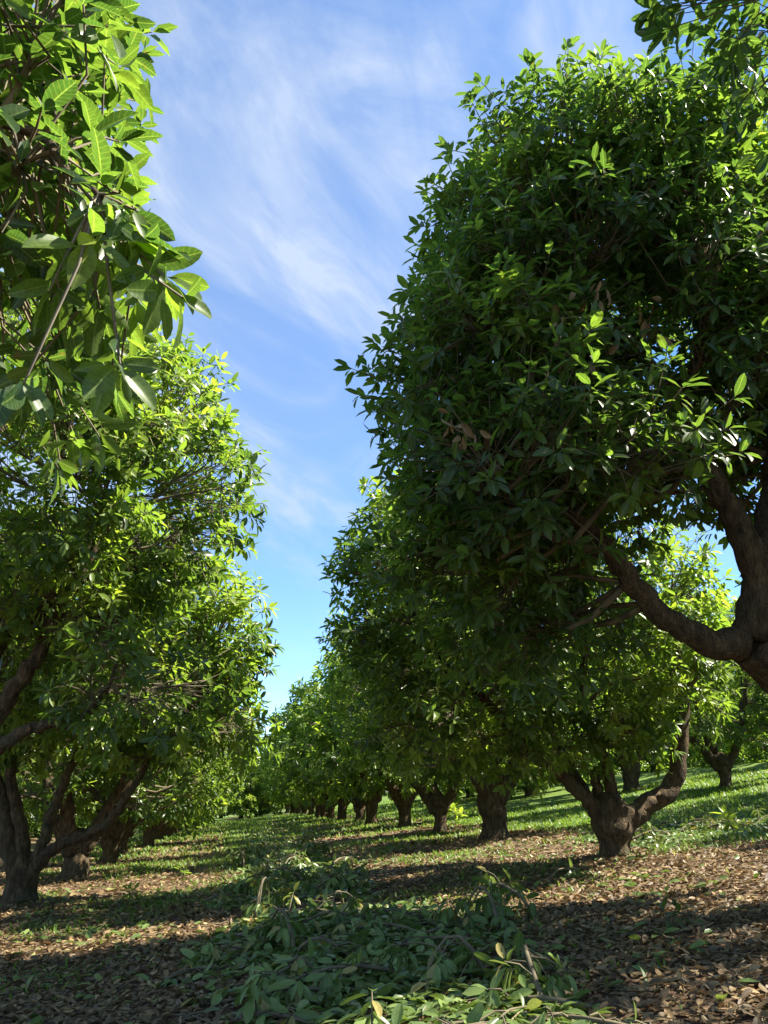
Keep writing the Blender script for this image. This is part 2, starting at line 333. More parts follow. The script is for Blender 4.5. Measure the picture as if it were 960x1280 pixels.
def shoot_leaves(rng, tip, ax, nl, Lr, droop, tints):
    """whorls of leaves round shoot tips: arrays for all leaves"""
    n = len(tip); a = nrm(ax); ref = np.where(np.abs(a[:, 2:3]) < 0.9, np.array([[0, 0, 1.0]]), np.array([[1.0, 0, 0]]))
    u = nrm(np.cross(ref, a)); v = np.cross(a, u)
    cnt = rng.integers(nl[0], nl[1] + 1, n); idx = np.repeat(np.arange(n), cnt)
    j = np.concatenate([np.arange(c) for c in cnt]); fr = j / np.repeat(cnt, cnt)
    az = j * 2.4 + rng.uniform(0, 6.28, n)[idx] + rng.normal(0, .25, len(idx)); al = np.radians(35 + 62 * fr + rng.normal(0, 13, len(idx)))
    e = u[idx] * np.cos(az)[:, None] + v[idx] * np.sin(az)[:, None]
    D = a[idx] * np.cos(al)[:, None] + e * np.sin(al)[:, None]
    D[:, 2] -= droop * rng.uniform(0.4, 1.5, len(idx)); D = nrm(D)
    Nn = a[idx] + np.array((0, 0, 0.8)) + rng.normal(0, .35, (len(idx), 3)); Nn = Nn - D * np.sum(Nn * D, 1, keepdims=True); Nn = nrm(Nn)
    P = tip[idx] - a[idx] * (fr * rng.uniform(0.08, 0.2, len(idx)))[:, None] + D * 0.02
    L = rng.uniform(*Lr, len(idx)) * (0.75 + 0.35 * np.sin(np.pi * np.clip(fr + .2, 0, 1))); W = L * rng.uniform(0.16, 0.22, len(idx))
    tint = np.clip(tints[idx] + rng.normal(0, .13, len(idx)), 0, 1)
    return P, D, Nn, L, W, tint, idx
def make_tree(base, trunk, limbs, ells, ncl=80, nsh=28, seed=1, keep=lambda p: True, tpl=T_MID, nl=(7, 11), Lr=(0.15, 0.25), dmin=0.45, individual=0,
              label='', group=None, twigs=True, droop=0.35, extra=None, sides=14, inner=0.22, kmin=0.55, dead=(), kmax=1.2, ts=0.0, shoot_keep=None):
    """trunk, limbs: rows (x, y, z, r) in world coordinates; everything is stored relative to base"""
    rng = np.random.default_rng(seed); B = np.array(base, float)
    root = obj('avocado_tree', None, None, tuple(B)); root.empty_display_size = 0.3
    root['label'] = label; root['category'] = 'tree'
    if group: root['group'] = group
    tb = Tubes(); s = spline(np.array(trunk, float), max(12, 7 * len(trunk))); s[:, 3] *= 1 + .3 * np.exp(-np.maximum(s[:, 2] - B[2], 0) / .16); tb.add(s[:, :3] - B, s[:, 3], sides + 6, 0.13, rng)
    obj('trunk', tb.mesh('trunk', M_BARK), root)
    nodes = []
    for l in limbs:
        n = max(7, 5 * len(l)); s = spline(np.array(l, float), n)
        wob = rng.normal(0, 0.02, (n, 3)); wob[:2] = 0; s[:, :3] += wob
        tb = Tubes(); tb.add(s[:, :3] - B, np.maximum(s[:, 3], 0.01), sides, 0.07, rng); obj('limb', tb.mesh('limb', M_BARK), root)
        nodes.append(s[n // 3:])
    nodes = np.concatenate(nodes)
    CP, CO, CR = crown_clumps(rng, ells, ncl, dmin, keep, inner)
    bsp = []; tb = Tubes(); cen = np.mean([e[0] for e in ells], 0)
    for p, r in zip(CP, CR):
        dd = np.linalg.norm(nodes[:, :3] - p, axis=1) + 0.5 * np.maximum(0, nodes[:, 2] - p[2] + 0.3); k = int(np.argmin(dd)); a = nodes[k]
        ln = np.linalg.norm(p - a[:3]); mid = (a[:3] + p) / 2 + rng.normal(0, 0.08, 3) * ln + np.array((0, 0, -0.06 * ln))
        r0 = min(a[3] * 0.8, 0.014 + 0.016 * ln); s = spline(np.array([(*a[:3], r0), (*mid, r0 * .75), (*p, 0.010)]), 7)
        tb.add(s[:, :3] - B, s[:, 3], 5, cap=False); bsp.append(s[:, :3])
    # shoots
    m = len(CP); sd = np.repeat(np.arange(m), nsh); n = len(sd)
    d = nrm(nrm(rng.normal(size=(n, 3))) + 0.75 * CO[sd] + np.array((0, 0, 0.25)))
    tip = CP[sd] + d * (CR[sd] * rng.uniform(kmin, kmax, n))[:, None]; ax = nrm(d + np.array((0, 0, .35)) + rng.normal(0, .2, (n, 3)))
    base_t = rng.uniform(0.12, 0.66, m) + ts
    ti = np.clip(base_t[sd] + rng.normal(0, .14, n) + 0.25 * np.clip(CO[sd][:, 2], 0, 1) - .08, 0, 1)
    src = np.array(bsp)[sd, rng.integers(3, 7, n)]
    if shoot_keep is not None:
        k_ = shoot_keep(tip); tip, ax, ti, src = tip[k_], ax[k_], ti[k_], src[k_]
    if extra is not None:
        et, ea, es = extra; tip = np.concatenate([tip, et]); ax = np.concatenate([ax, nrm(ea)]); src = np.concatenate([src, es]); ti = np.concatenate([ti, rng.uniform(.05, .5, len(et))])
    if twigs:
        for i in range(len(tip)):
            a, b = src[i], tip[i]; md = a * .5 + b * .5 + rng.normal(0, .06, 3)
            tb.add(np.array([a, md, b]) - B, (0.008, 0.006, 0.0045), 3, cap=False)
    br = obj('branchwork', tb.mesh('branchwork', M_TWIG), root); br['kind'] = 'stuff'
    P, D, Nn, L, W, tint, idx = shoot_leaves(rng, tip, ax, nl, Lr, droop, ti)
    gl = gz(P[:, 0], P[:, 1]); ok = (P[:, 2] + np.minimum(D[:, 2], 0) * L) > gl + 0.25
    P, D, Nn, L, W, tint = (q[ok] for q in (P, D, Nn, L, W, tint))
    pick = np.zeros(len(P), bool)
    if individual:
        px, py, pz = proj(P + D * (L / 2)[:, None]); app = np.where((pz > .3) & (px > 0) & (px < 960) & (py > 0) & (py < 1280), L / np.maximum(np.linalg.norm(P - CAM, axis=1), .3), 0)
        k = np.argsort(-app)[:individual]; pick[k[app[k] > 0]] = True
    r = ~pick
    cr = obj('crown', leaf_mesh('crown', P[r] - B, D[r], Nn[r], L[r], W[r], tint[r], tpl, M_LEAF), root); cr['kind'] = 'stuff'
    if pick.any():
        near = np.linalg.norm(P[pick] - CAM, axis=1).min() < 4
        leaf_objects('leaf', cr, P[pick] - B, D[pick], Nn[pick], L[pick], W[pick], tint[pick], T_NEAR, 'near', M_LEAF)
    for q in dead:                                       # withered leaves still hanging
        nq = 7; D_ = nrm(rng.normal(0, .5, (nq, 3)) + np.array((0, 0, -1.0))); 
        leaf_objects('dead_leaf', cr, np.array(q) + rng.normal(0, .08, (nq, 3)) - B, D_, rng.normal(size=(nq, 3)), rng.uniform(.13, .2, nq), None, rng.uniform(.3, .8, nq), T_NEAR, 'dead', M_DEAD)
    return root
def copy_tree(root, loc, rz, sc_, label, group):
    r = root.copy(); COL.objects.link(r); r.location = loc; r.rotation_euler = (0, 0, rz); r.scale = sc_; r['label'] = label; r['group'] = group
    for ch in root.children:
        c = ch.copy(); COL.objects.link(c); c.parent = r
    return r
def G(x, y, dz=0.0): return (x, y, float(gz(x, y)) + dz)

# R1: the big tree beside the camera, its forked limb leaning over the aisle
b = G(6.7, 7.4)
def pl(seq):
    return [(*at(px, py, y), r * .84) for px, py, y, r in seq]
r1_limbs = [
    pl([(925, 805, 7.05, .22), (880, 800, 7.0, .165), (832, 772, 6.95, .14), (785, 722, 6.9, .125), (762, 690, 6.9, .115), (730, 658, 6.9, .095), (640, 600, 6.9, .06), (560, 560, 6.9, .03)]),
    pl([(935, 800, 7.05, .22), (944, 725, 7.0, .185), (922, 655, 7.0, .165), (885, 585, 7.0, .14), (850, 510, 7.0, .12), (800, 440, 7.0, .10), (730, 370, 7.0, .07), (690, 300, 7.0, .04)]),
    [(5.2, 7.0, 3.7, .15), (5.8, 7.3, 4.8, .11), (6.3, 7.5, 6.2, .08), (6.2, 7.4, 8.0, .04)],
    pl([(850, 510, 7.0, .09), (880, 400, 6.6, .07), (860, 250, 6.4, .04)]),
    pl([(762, 690, 6.9, .07), (690, 670, 6.5, .05), (600, 590, 6.3, .03)]),
    pl([(800, 440, 7.0, .07), (680, 430, 6.6, .05), (560, 380, 6.4, .03)]),
    pl([(800, 440, 7.0, .06), (700, 470, 8.0, .05), (580, 460, 8.6, .03)])]
r1_line = np.concatenate([spline(np.array([(940, 790), (944, 725), (922, 655), (885, 585), (850, 510), (815, 455)], float), 24), spline(np.array([(940, 800), (880, 800), (832, 772), (785, 722), (735, 662)], float), 20)])
def r1_keep(p):
    x, y, z = p
    if z < ((3.1 if y > 7.2 else 3.7) if x < 3.6 else 4.1): return False
    px, py, _ = proj(np.array(p))
    if y < 7.3 and np.min(np.hypot(r1_line[:, 0] - px, r1_line[:, 1] - py)) < 62: return False      # the crown is open round the two main limbs
    if x > 7 and (math.sin(x * 91.7 + y * 47.3 + z * 13.1) > -.35): return False  # thins the unseen outer lobe so sun dapples reach the ground
    if x > 3.6 and z < 5.0 and y < 9.4: return False
    if x > 4.3 and z < 5.3 and y < 7.2: return False
    return True
R1 = make_tree(b, [(*b[:2], b[2] - .25, .46), (6.5, 7.35, 1.3, .36), (5.9, 7.2, 2.3, .30), (5.1, 7.05, 3.0, .27)], r1_limbs,
    [((4.5, 7.4, 6.6), (2.6, 1.9, 2.7)), ((4.2, 6.7, 8.6), (1.3, 1.0, .8)), ((2.5, 7.05, 5.6), (.75, 1.2, 1.2)), ((2.7, 7.1, 6.2), (.7, 1.1, .9)), ((6.1, 6.9, 7.7), (1.2, 1.1, 1.0)), ((3.1, 6.6, 4.5), (1.0, .8, .6)), ((2.75, 6.3, 4.5), (.8, .7, .55)), ((3.3, 6.0, 4.9), (.9, .6, .6)), ((2.9, 7.9, 3.9), (1.0, .8, .7)), ((8.2, 6.6, 5.6), (1.7, 2.1, 1.8))],  # last lobe is out of view, added to shade the foreground
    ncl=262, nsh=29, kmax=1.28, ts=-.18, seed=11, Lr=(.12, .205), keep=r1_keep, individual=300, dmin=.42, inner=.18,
    label='tall dark avocado tree whose black forked limb leans out above the aisle', dead=[at(*q) for q in ((800, 385, 6.0), (822, 410, 6.1), (700, 400, 5.6), (725, 450, 5.7), (560, 520, 6.0), (590, 540, 6.0), (740, 360, 5.6))])

# R2: short burled trunk that splits into three bare limbs
b = G(6.6, 13.9)
R2 = make_tree(b, [(*b[:2], b[2] - .2, .23), (6.6, 13.9, .85, .27), (6.58, 13.88, 1.15, .39), (6.62, 13.88, 1.45, .36), (6.7, 13.9, 1.6, .15)],
    [[(6.75, 13.85, 1.2, .22), (7.25, 13.8, 1.45, .19), (7.75, 13.75, 1.8, .17), (8.0, 13.7, 2.5, .15), (8.1, 13.6, 3.6, .11), (8.0, 13.6, 5.2, .05)],
     [(6.75, 13.85, 1.3, .14), (6.6, 13.8, 1.7, .12), (6.45, 13.75, 2.3, .10), (6.1, 13.6, 3.2, .09), (6.2, 13.4, 4.6, .06), (6.3, 13.3, 6.0, .03)],
     [(6.35, 13.8, 1.25, .16), (5.95, 13.75, 1.65, .12), (5.4, 13.6, 2.1, .11), (4.4, 13.3, 2.9, .09), (3.2, 13.0, 4.0, .06), (2.4, 12.8, 5.2, .03)],
     [(6.4, 13.85, 1.35, .11), (6.32, 13.85, 1.75, .09), (6.3, 13.85, 2.0, .085)],
     [(6.1, 13.75, 1.55, .10), (6.0, 14.4, 2.3, .09), (5.0, 14.6, 4.0, .06), (4.2, 14.4, 5.6, .03)]],
    [((5.0, 13.5, 4.8), (3.2, 2.2, 2.6)), ((2.7, 13.0, 4.8), (1.0, 1.4, 1.6)), ((3.5, 12.9, 3.2), (1.4, 1.4, 1.2)), ((6.4, 12.7, 4.2), (1.7, 1.2, 1.4)), ((3.6, 13.3, 6.2), (1.4, 1.4, .9))],
    ncl=155, nsh=20, ts=.1, inner=.12, seed=22, Lr=(.13, .22), individual=300, dmin=.45, keep=lambda p: p[2] > 2.3 + 0.5 * max(0, p[0] - 5) * .3,
    label='avocado tree on a short burled stump that splits into bare curved limbs')

# R0: stands beside the camera, only an overhanging bough is in view
b = G(7.0, 1.2)
R0 = make_tree(b, [(*b[:2], b[2] - .2, .42), (6.8, 1.3, 1.4, .38), (6.5, 1.5, 2.4, .3)],
    [[(6.5, 1.5, 2.3, .24), (5.8, 2.0, 4.2, .18), (5.0, 2.9, 6.2, .11), (4.3, 3.6, 7.3, .05)], [(6.6, 1.4, 2.2, .22), (6.6, .6, 4.2, .15), (6.2, .2, 6.6, .07)], [(6.7, 1.4, 2.1, .2), (7.6, 1.8, 3.6, .14), (8.6, 2.1, 5.2, .06)]],
    [((6.4, .2, 5.2), (2.2, 2.0, 2.1)), ((4.55, 3.7, 7.6), (1.25, .9, 1.1)), ((8.6, 2.2, 5.2), (1.9, 2.0, 1.9))], ncl=72, nsh=20, ts=-.3, tpl=T_FAR, seed=31, individual=300, dmin=.42,  # last lobe unseen, added for foreground shade; leaf tone darkened for the bough's shade
    label='dark avocado bough hanging into the sky above the forked tree')

# L0: leafy tree with dark limbs slanting in
b = G(-4.3, 11.4)
L0 = make_tree(b, [(*b[:2], b[2] - .2, .46), (-4.25, 11.35, .6, .40), (-4.2, 11.3, 1.3, .36), (-4.2, 11.3, 1.6, .2)],
    [[(-4.15, 11.2, 1.2, .22)] + pl([(-50, 960, 10.6, .17), (5, 880, 10.4, .13), (40, 825, 10.2, .115), (72, 765, 10.1, .10), (98, 725, 10.0, .08), (140, 640, 10, .04)]),
     [(-4.1, 11.2, 1.3, .2)] + pl([(-60, 900, 10.8, .16), (0, 800, 10.5, .13), (45, 765, 10.4, .11), (95, 730, 10.3, .09), (160, 690, 10.3, .05)]),
     [(-4.2, 11.3, 1.1, .17)] + pl([(-60, 960, 10.5, .12), (0, 932, 10.3, .10), (40, 910, 10.2, .085), (85, 905, 10.1, .07), (120, 880, 10, .045), (150, 830, 9.9, .02)]),
     pl([(95, 730, 10.3, .06), (130, 620, 10.1, .04), (170, 520, 10.1, .02)]),
     [(-4.3, 11.3, 1.4, .22), (-4.6, 11.0, 3.4, .16), (-4.4, 10.6, 6.0, .08)], [(-4.2, 11.4, 1.4, .2), (-3.4, 12.2, 4.0, .12), (-2.4, 12.2, 6.0, .05)]],
    [((-3.4, 10.7, 5.8), (2.7, 2.2, 2.5)), ((-1.5, 10.3, 5.6), (1.15, 1.3, .9)), ((-2.2, 10.1, 6.7), (1.0, 1.3, 1.0)), ((-3.3, 9.5, 5.2), (1.4, 1.0, 1.3)), ((-1.5, 9.9, 3.1), (.8, .6, .5))],
    ncl=130, nsh=24, ts=.06, seed=44, Lr=(.12, .20), inner=.10, individual=300, dmin=.43, keep=lambda p: p[2] > (2.6 if p[0] > -2.3 else 3.6), label='sunlit avocado tree with dark limbs slanting up beside the hanging foreground bough')

# L1: stout pale trunk that forks low
b = G(-4.0, 17.1)
L1 = make_tree(b, [(*b[:2], b[2] - .2, .30), (*at(25, 1112, 17.1), .27), (*at(28, 1085, 17.05), .27), (*at(28, 1068, 17.0), .18)],
    [pl([(22, 1095, 17.0, .22), (8, 1045, 16.95, .19), (-2, 990, 16.9, .17), (-12, 930, 16.8, .14), (-5, 800, 16.5, .08), (20, 650, 16.2, .04)]),
     pl([(28, 1090, 17.0, .20), (27, 1040, 16.95, .16), (18, 995, 16.9, .14), (14, 930, 16.8, .12), (50, 820, 16.5, .08), (80, 700, 16.3, .04)]),
     pl([(38, 1085, 17.0, .16), (54, 1055, 16.9, .13), (64, 1015, 16.9, .115), (82, 975, 16.8, .10), (105, 920, 16.7, .08), (130, 800, 16.4, .04)]),
     pl([(34, 1095, 17.0, .19), (62, 1064, 16.9, .14), (100, 1046, 16.8, .125), (138, 1026, 16.6, .11), (165, 985, 16.4, .08), (215, 900, 16.1, .04)])],
    [((-3.3, 16.4, 4.7), (2.8, 2.3, 2.4)), ((-1.0, 15.9, 4.4), (1.0, 1.3, 1.2)), ((-0.9, 16.0, 3.3), (1.0, 1.3, .8))],
    ncl=150, nsh=16, ts=.1, seed=55, individual=300, dmin=.45, tpl=T_FAR, keep=lambda p: p[2] > 2.5, label='avocado tree with stout tan trunk forking low beside a sunlit leaf patch')

# near-left tree: its bough hangs into the top corner
b = G(-4.2, 4.6)
ex = []
for (px, py, y) in ((165, 262, 2.15), (205, 345, 2.05), (125, 385, 2.0), (60, 70, 1.8), (30, 150, 1.9), (150, 460, 2.2), (30, 470, 2.1), (90, 330, 2.3), (60, 235, 2.4), (150, 170, 2.7),
                    (165, 70, 2.6), (100, 25, 2.2), (15, 330, 2.1), (75, 430, 2.3), (120, 130, 2.2), (175, 380, 2.3), (20, 30, 1.8), (120, 280, 2.5), (45, 400, 2.5), (185, 130, 3.0), (190, 40, 3.1), (110, 210, 2.8), (20, 250, 2.2)):
    ex.append(at(px, py, y * 1.3)); ex.append(at(px * .9 + 6, py + 28, y * 1.55))
for (px, py, y) in ((205, 345, 2.1), (228, 372, 2.05), (150, 455, 2.1), (30, 480, 2.0), (165, 258, 2.1)): ex.append(at(px, py, y))
ex = np.array(ex); rs = np.random.default_rng(5)
bough = spline(np.array([(-3.0, 3.0, 3.6), (-1.9, 2.6, 4.1), (-1.0, 2.35, 3.8), (-.6, 2.2, 3.4)]), 14)
es = np.array([bough[np.argmin(np.linalg.norm(bough - p, axis=1))] for p in ex])
ea = nrm(ex - es) + rs.normal(0, .3, ex.shape) + np.array((0.3, -.2, -.1))
ex = np.concatenate([ex, es + (ex - es) * .5 + rs.normal(0, .06, ex.shape)]); ea = np.concatenate([ea, ea + rs.normal(0, .6, ea.shape)]); es = np.concatenate([es, es])
LN = make_tree(b, [(*b[:2], b[2] - .2, .44), (-4.1, 4.5, .8, .38), (-3.9, 4.2, 1.7, .3)],
    [[(-3.9, 4.2, 1.6, .2), (-3.5, 3.6, 2.8, .13), (-3.0, 3.0, 3.6, .07), (-1.9, 2.6, 4.1, .036), (-1.0, 2.35, 3.8, .02), (-.6, 2.2, 3.4, .008)],
     [(-3.9, 4.2, 1.6, .22), (-4.0, 3.7, 3.6, .14), (-3.4, 3.2, 5.6, .06)]],
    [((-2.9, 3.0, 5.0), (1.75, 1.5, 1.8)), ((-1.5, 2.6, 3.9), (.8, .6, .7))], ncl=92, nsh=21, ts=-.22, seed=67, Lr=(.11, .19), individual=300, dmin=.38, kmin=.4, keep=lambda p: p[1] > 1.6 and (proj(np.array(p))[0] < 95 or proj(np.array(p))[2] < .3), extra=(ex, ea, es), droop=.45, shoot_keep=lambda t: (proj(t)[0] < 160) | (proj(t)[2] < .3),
    label='broad glossy leaves of an overhanging avocado bough close against the sky')

# generic trees for the rest of the orchard
def generic(seed, tpl, ncl, nsh, Lr, label, group, loc, twigs, nlimb=5, side=1, top=0.0, nl=(7, 11), skirt=1.5, fat=1.0):
    rng = np.random.default_rng(seed); x, y, z = loc; th = rng.uniform(.9, 1.3)
    tr = [(x, y, z - .2, .30), (x + .05, y, z + .35, .29), (x, y + .05, z + .8, .35), (x, y, z + th, .38), (x, y, z + th + .25, .15)]
    tr = [(*q[:3], q[3] * fat * rng.uniform(.8, 1.15)) for q in tr]; tr[0] = (x, y, z - .2, tr[1][3] * 1.1)
    limbs = []; a0 = rng.uniform(0, 6.28)
    for k in range(nlimb):
        a = a0 + k * 6.283 / nlimb + rng.normal(0, .25); c, s = math.cos(a), math.sin(a); r = rng.uniform(.13, .2); e = rng.uniform(1.7, 2.6); h = rng.uniform(4.4, 5.8)
        limbs.append([(x + .12 * c, y + .12 * s, z + th - .35, r * 1.15), (x + .6 * c, y + .5 * s, z + th + .35, r), (x + .62 * e * c, y + .5 * e * s, z + th + 1.5, r * .75),
                      (x + .8 * e * c, y + .65 * e * s, z + th + 2.7, r * .5), (x + e * c, y + .8 * e * s, z + h, r * .22)])
    j = lambda v: v + rng.normal(0, .25)
    ells = [((x, y, z + 4.7), (3.4, 2.4, 2.6 + top)), ((x + j(-2.2), y + j(0), z + 4.2), (1.7, 1.8, 1.6)), ((x + j(2.2), y + j(0), z + 4.2), (1.7, 1.8, 1.6)),
            ((x + j(-1.2), y + j(-.8), z + 6.2 + top), (1.8, 1.6, 1.2)), ((x + j(1.0), y + j(.8), z + 6.0 + top), (1.8, 1.6, 1.2)), ((x + j(-1.6), y + j(0), z + 2.7), (1.7, 1.8, 1.0)), ((x + j(1.6), y + j(0), z + 2.7), (1.7, 1.8, 1.0))]
    if skirt < 1: ells += [((x + 2.2 * math.cos(a), y + 1.6 * math.sin(a), z + 1.4), (1.6, 1.5, 1.0)) for a in (0, 1.57, 3.14, 4.71)]
    return make_tree(loc, tr, limbs, ells, ncl=ncl, nsh=nsh, seed=seed, tpl=tpl, Lr=Lr, dmin=.45, label=label, group=group, twigs=twigs, sides=10, nl=nl, ts=.05, inner=.14,
                     keep=lambda p: p[2] > z + skirt)
grR = 'trees of the row on the grassy uphill side'; grL = 'trees of the row on the downhill side'; grB = 'trees of the rows behind'
labR = 'avocado tree further along the uphill row past the burled stump tree'
labL = 'avocado tree further along the downhill row past the stout tan trunk'
ORD = 'second third fourth fifth sixth seventh eighth ninth tenth eleventh twelfth thirteenth fourteenth fifteenth sixteenth seventeenth'.split()
labRB = 'avocado tree standing behind the sunlit grass uphill of the first row'
labLB = 'avocado tree of the row behind the stout tan trunk'
gA = generic(101, T_FAR, 120, 16, (.15, .24), labR, grR, G(6.7, 21.3), True, fat=.98, nlimb=4)
gA['label'] = 'avocado tree with thick black trunk next beyond the burled stump tree'
gB = generic(102, T_FAR, 120, 16, (.15, .24), labL, grL, G(-4.1, 22.7), True, nlimb=4)
gC = generic(103, T_FAR, 115, 15, (.16, .26), labR, grR, G(6.5, 26.6), True, nlimb=4, fat=.8)
gD = generic(104, T_FAR, 110, 8, (.24, .38), labR, grR, G(6.7, 33.5), False, fat=.9)
gF = generic(106, T_FAR, 130, 8, (.28, .42), 'avocado tree with foliage down to the ground closing the far end of the aisle', 'trees at the far end of the aisle', G(1.0, 124), False, nlimb=4, skirt=.7)
gE = generic(105, T_FAR, 110, 8, (.24, .38), labL, grL, G(-4.1, 28.4), False, nlimb=4)
rng = np.random.default_rng(9)
def place(protos, x, y, label, group, hs=1.0):
    s = rng.uniform(.93, 1.06) * hs; p = protos[rng.integers(len(protos))]
    return copy_tree(p, G(x, y), rng.choice((0.0, math.pi)) + rng.normal(0, .35), (s, s, s * rng.uniform(.95, 1.05)), label, group)
gC['label'] = 'second avocado tree past the burled stump tree along the uphill row'; gD['label'] = 'third avocado tree past the burled stump tree along the uphill row'
for k, y in enumerate((39.6, 45.5, 51.5, 57.5, 64, 70, 76.5, 83, 90, 97, 104, 112)): place((gD, gE) if y > 42 else (gC, gD), 6.5 + rng.normal(0, .2), y + rng.normal(0, .3), ORD[k + 2] + ' avocado tree past the burled stump tree along the uphill row', grR, 1.07)
gB['label'] = 'avocado tree next beyond the stout tan trunk along the downhill row'; gE['label'] = 'second avocado tree past the stout tan trunk along the downhill row'
for k, y in enumerate((33.6, 39.0, 44.5, 50, 56, 62, 68, 74.5, 81, 88, 95, 103, 112)): place((gD, gE) if y > 36 else (gB, gC), -4.0 + rng.normal(0, .2), y + rng.normal(0, .3), ORD[k + 1] + ' avocado tree past the stout tan trunk along the downhill row', grL)
for x, ys in ((17.0, (-2, 5, 11.5, 18.5, 26, 33, 39.5, 46, 53, 60, 67, 74)), (27.5, (24, 30.5, 37, 44, 51, 58, 65, 72, 79)), (38, (44, 51, 58, 65, 72, 79, 86)), (48.5, (56, 63, 70, 77, 84, 91, 98)), (59, (70, 78, 86, 94, 102))):
    for y in ys: place((gA, gC) if x < 20 and y < 36 else (gD, gE) if y < 45 and x < 30 else (gF,), x + rng.normal(0, .2), y, labRB, grB)
for x, ys in ((-14.3, (20, 26, 32, 38, 44.5, 51, 57.5, 64, 70, 77, 84)), (-24.5, (58, 65, 72, 79, 86, 93, 100)), (-35, (85, 92, 100, 108))):
    for y in ys: place((gB, gD, gE) if y < 50 else (gF,), x + rng.normal(0, .2), y, labLB, grB)
for k in range(16):
    place((gF,), -38 + k * 7.2 + rng.normal(0, .5), 122 + (k % 2) * 5, 'avocado tree with foliage down to the ground closing the far end of the aisle', 'trees at the far end of the aisle', 1.1)
for x_, y_ in ((1.1, 97), (0.2, 104), (2.0, 110)): place((gF,), x_, y_, 'avocado tree with foliage down to the ground closing the far end of the aisle', 'trees at the far end of the aisle')
for k in range(7): place((gF,), 70 + rng.normal(0, 2), 76 + k * 7.5, labRB, grB, 1.1)

# ------------------------------------------------------------------ cut branches heaped along the aisle
def heap_h(x, y):
    """height of the leafy windrow"""
    x = np.asarray(x, float); y = np.asarray(y, float)
    a = np.clip(1 - np.abs(x - (1.25 - 0.02 * (y - 6))) / (1.35 + .25 * np.sin(y * .9)), 0, 1) ** .6 * (y < 11.2) * (y > 3.4)
    b_ = np.clip(1 - np.abs(x - (1.1 - .01 * (y - 15))) / 1.3, 0, 1) ** .6 * (y >= 12.6) * (y < 40)
    return np.maximum(a, b_) * (0.07 + 0.24 * vnoise(x * 1.3, y * 1.1, 7))
def cut_branch(x, y, yaw, length, hgt, nsh, seed, label, individual=True, group='cut branches heaped along the aisle', lift=0.0):
    rng = np.random.default_rng(seed); B = np.array(G(x, y)); root = obj('cut_branch', None, None, tuple(B)); root.empty_display_size = .2
    root['label'] = label; root['category'] = 'branch'; root['group'] = group
    c, s = math.cos(yaw), math.sin(yaw)
    u = np.linspace(-.5, .5, 7) * length; bend = rng.normal(0, .12) * (u / length * 2) ** 2
    pts = np.stack([u * c - bend * s, u * s + bend * c, np.zeros(7)], 1)
    gl = gz(B[0] + pts[:, 0], B[1] + pts[:, 1]) - B[2]
    pts[:, 2] = gl + .02 + hgt * np.sin(np.clip((u / length + .5) * 1.15, 0, 1) * np.pi) ** .8
    tb = Tubes(); tb.add(pts, np.linspace(.02, .006, 7), 7); stem = None
    k = rng.uniform(0.12, 1.0, nsh); base = np.stack([np.interp(k, np.linspace(0, 1, 7), pts[:, i]) for i in range(3)], 1)
    d = rng.normal(0, 1, (nsh, 3)) * np.array((1, 1, .35)); d = nrm(d + .5 * np.array((c, s, .15)))
    tip = base + d * rng.uniform(.12, .42, nsh)[:, None]
    tg = gz(B[0] + tip[:, 0], B[1] + tip[:, 1]) - B[2]; tip[:, 2] = np.maximum(tip[:, 2] * rng.uniform(.5, 1.0, nsh), tg + .05)
    for i in range(nsh): tb.add(np.array([base[i], (base[i] + tip[i]) / 2 + (0, 0, .03), tip[i]]), (.007, .006, .004), 4, cap=False)
    obj('stem', tb.mesh('stem', M_TWIG), root)
    P, D, Nn, L, W, tint, idx = shoot_leaves(rng, tip, nrm(d + np.array((0, 0, .15))), (8, 12), (.11, .20), 1.0, np.clip(rng.uniform(.1, .75, nsh), 0, 1))
    tint[rng.random(len(tint)) < .09] = 1.0
    gl = gz(B[0] + P[:, 0], B[1] + P[:, 1]) - B[2]; P[:, 2] = np.maximum(P[:, 2], gl + .035)
    ge = gz(B[0] + (P + D * L[:, None])[:, 0], B[1] + (P + D * L[:, None])[:, 1]) - B[2] + .012
    lo = (P[:, 2] + D[:, 2] * L) < ge; D[lo, 2] = ((ge - P[:, 2]) / L)[lo]; D = nrm(D)
    if individual: leaf_objects('leaf', root, P, D, Nn, L, W, tint, T_NEAR if y < 9 else T_MID, 'n' if y < 9 else 'm', M_CUT)
    else:
        o = obj('leaves', leaf_mesh('leaves', P, D, Nn, L, W, tint, T_MID, M_CUT), root); o['kind'] = 'stuff'
    return root
def gp(px, py): p = ground_at(px, py); return p[0], p[1]
lab_c = 'leafy green cut branch lying wilted in the heap along the aisle'
x, y = gp(345, 1195); cut_branch(x, y, 1.9, .9, .42, 11, 300, 'upright clump of cut leaves drooping with a bare twig sticking out')
for q, (px_, py_, h_) in enumerate(((330, 1150, .5), (600, 1165, .42), (560, 1235, .34), (420, 1150, .3))):
    x, y = gp(px_, py_); cut_branch(x, y, 1.2 + q, .6, h_, 9, 310 + q, 'tuft of cut leaves standing proud of the heap along the aisle')
x, y = gp(250, 1222); cut_branch(x, y, .2, .6, .06, 5, 301, 'small cut sprig lying apart on brown leaf litter beside the heap')
x, y = gp(705, 1100); cut_branch(x, y, .4, .7, .14, 6, 302, 'small cut sprig with pale leaves on sunlit litter before the burled stump')
x, y = gp(615, 1150); cut_branch(x, y, 2.2, 1.1, .36, 12, 303, 'tall drooping tuft of cut leaves at the uphill edge of the heap')
x, y = gp(660, 1245); cut_branch(x, y, 1.2, 1.0, .30, 12, 304, 'broad fan of pale cut leaves at the uphill foot of the heap')
sp = np.random.default_rng(77); k = 0
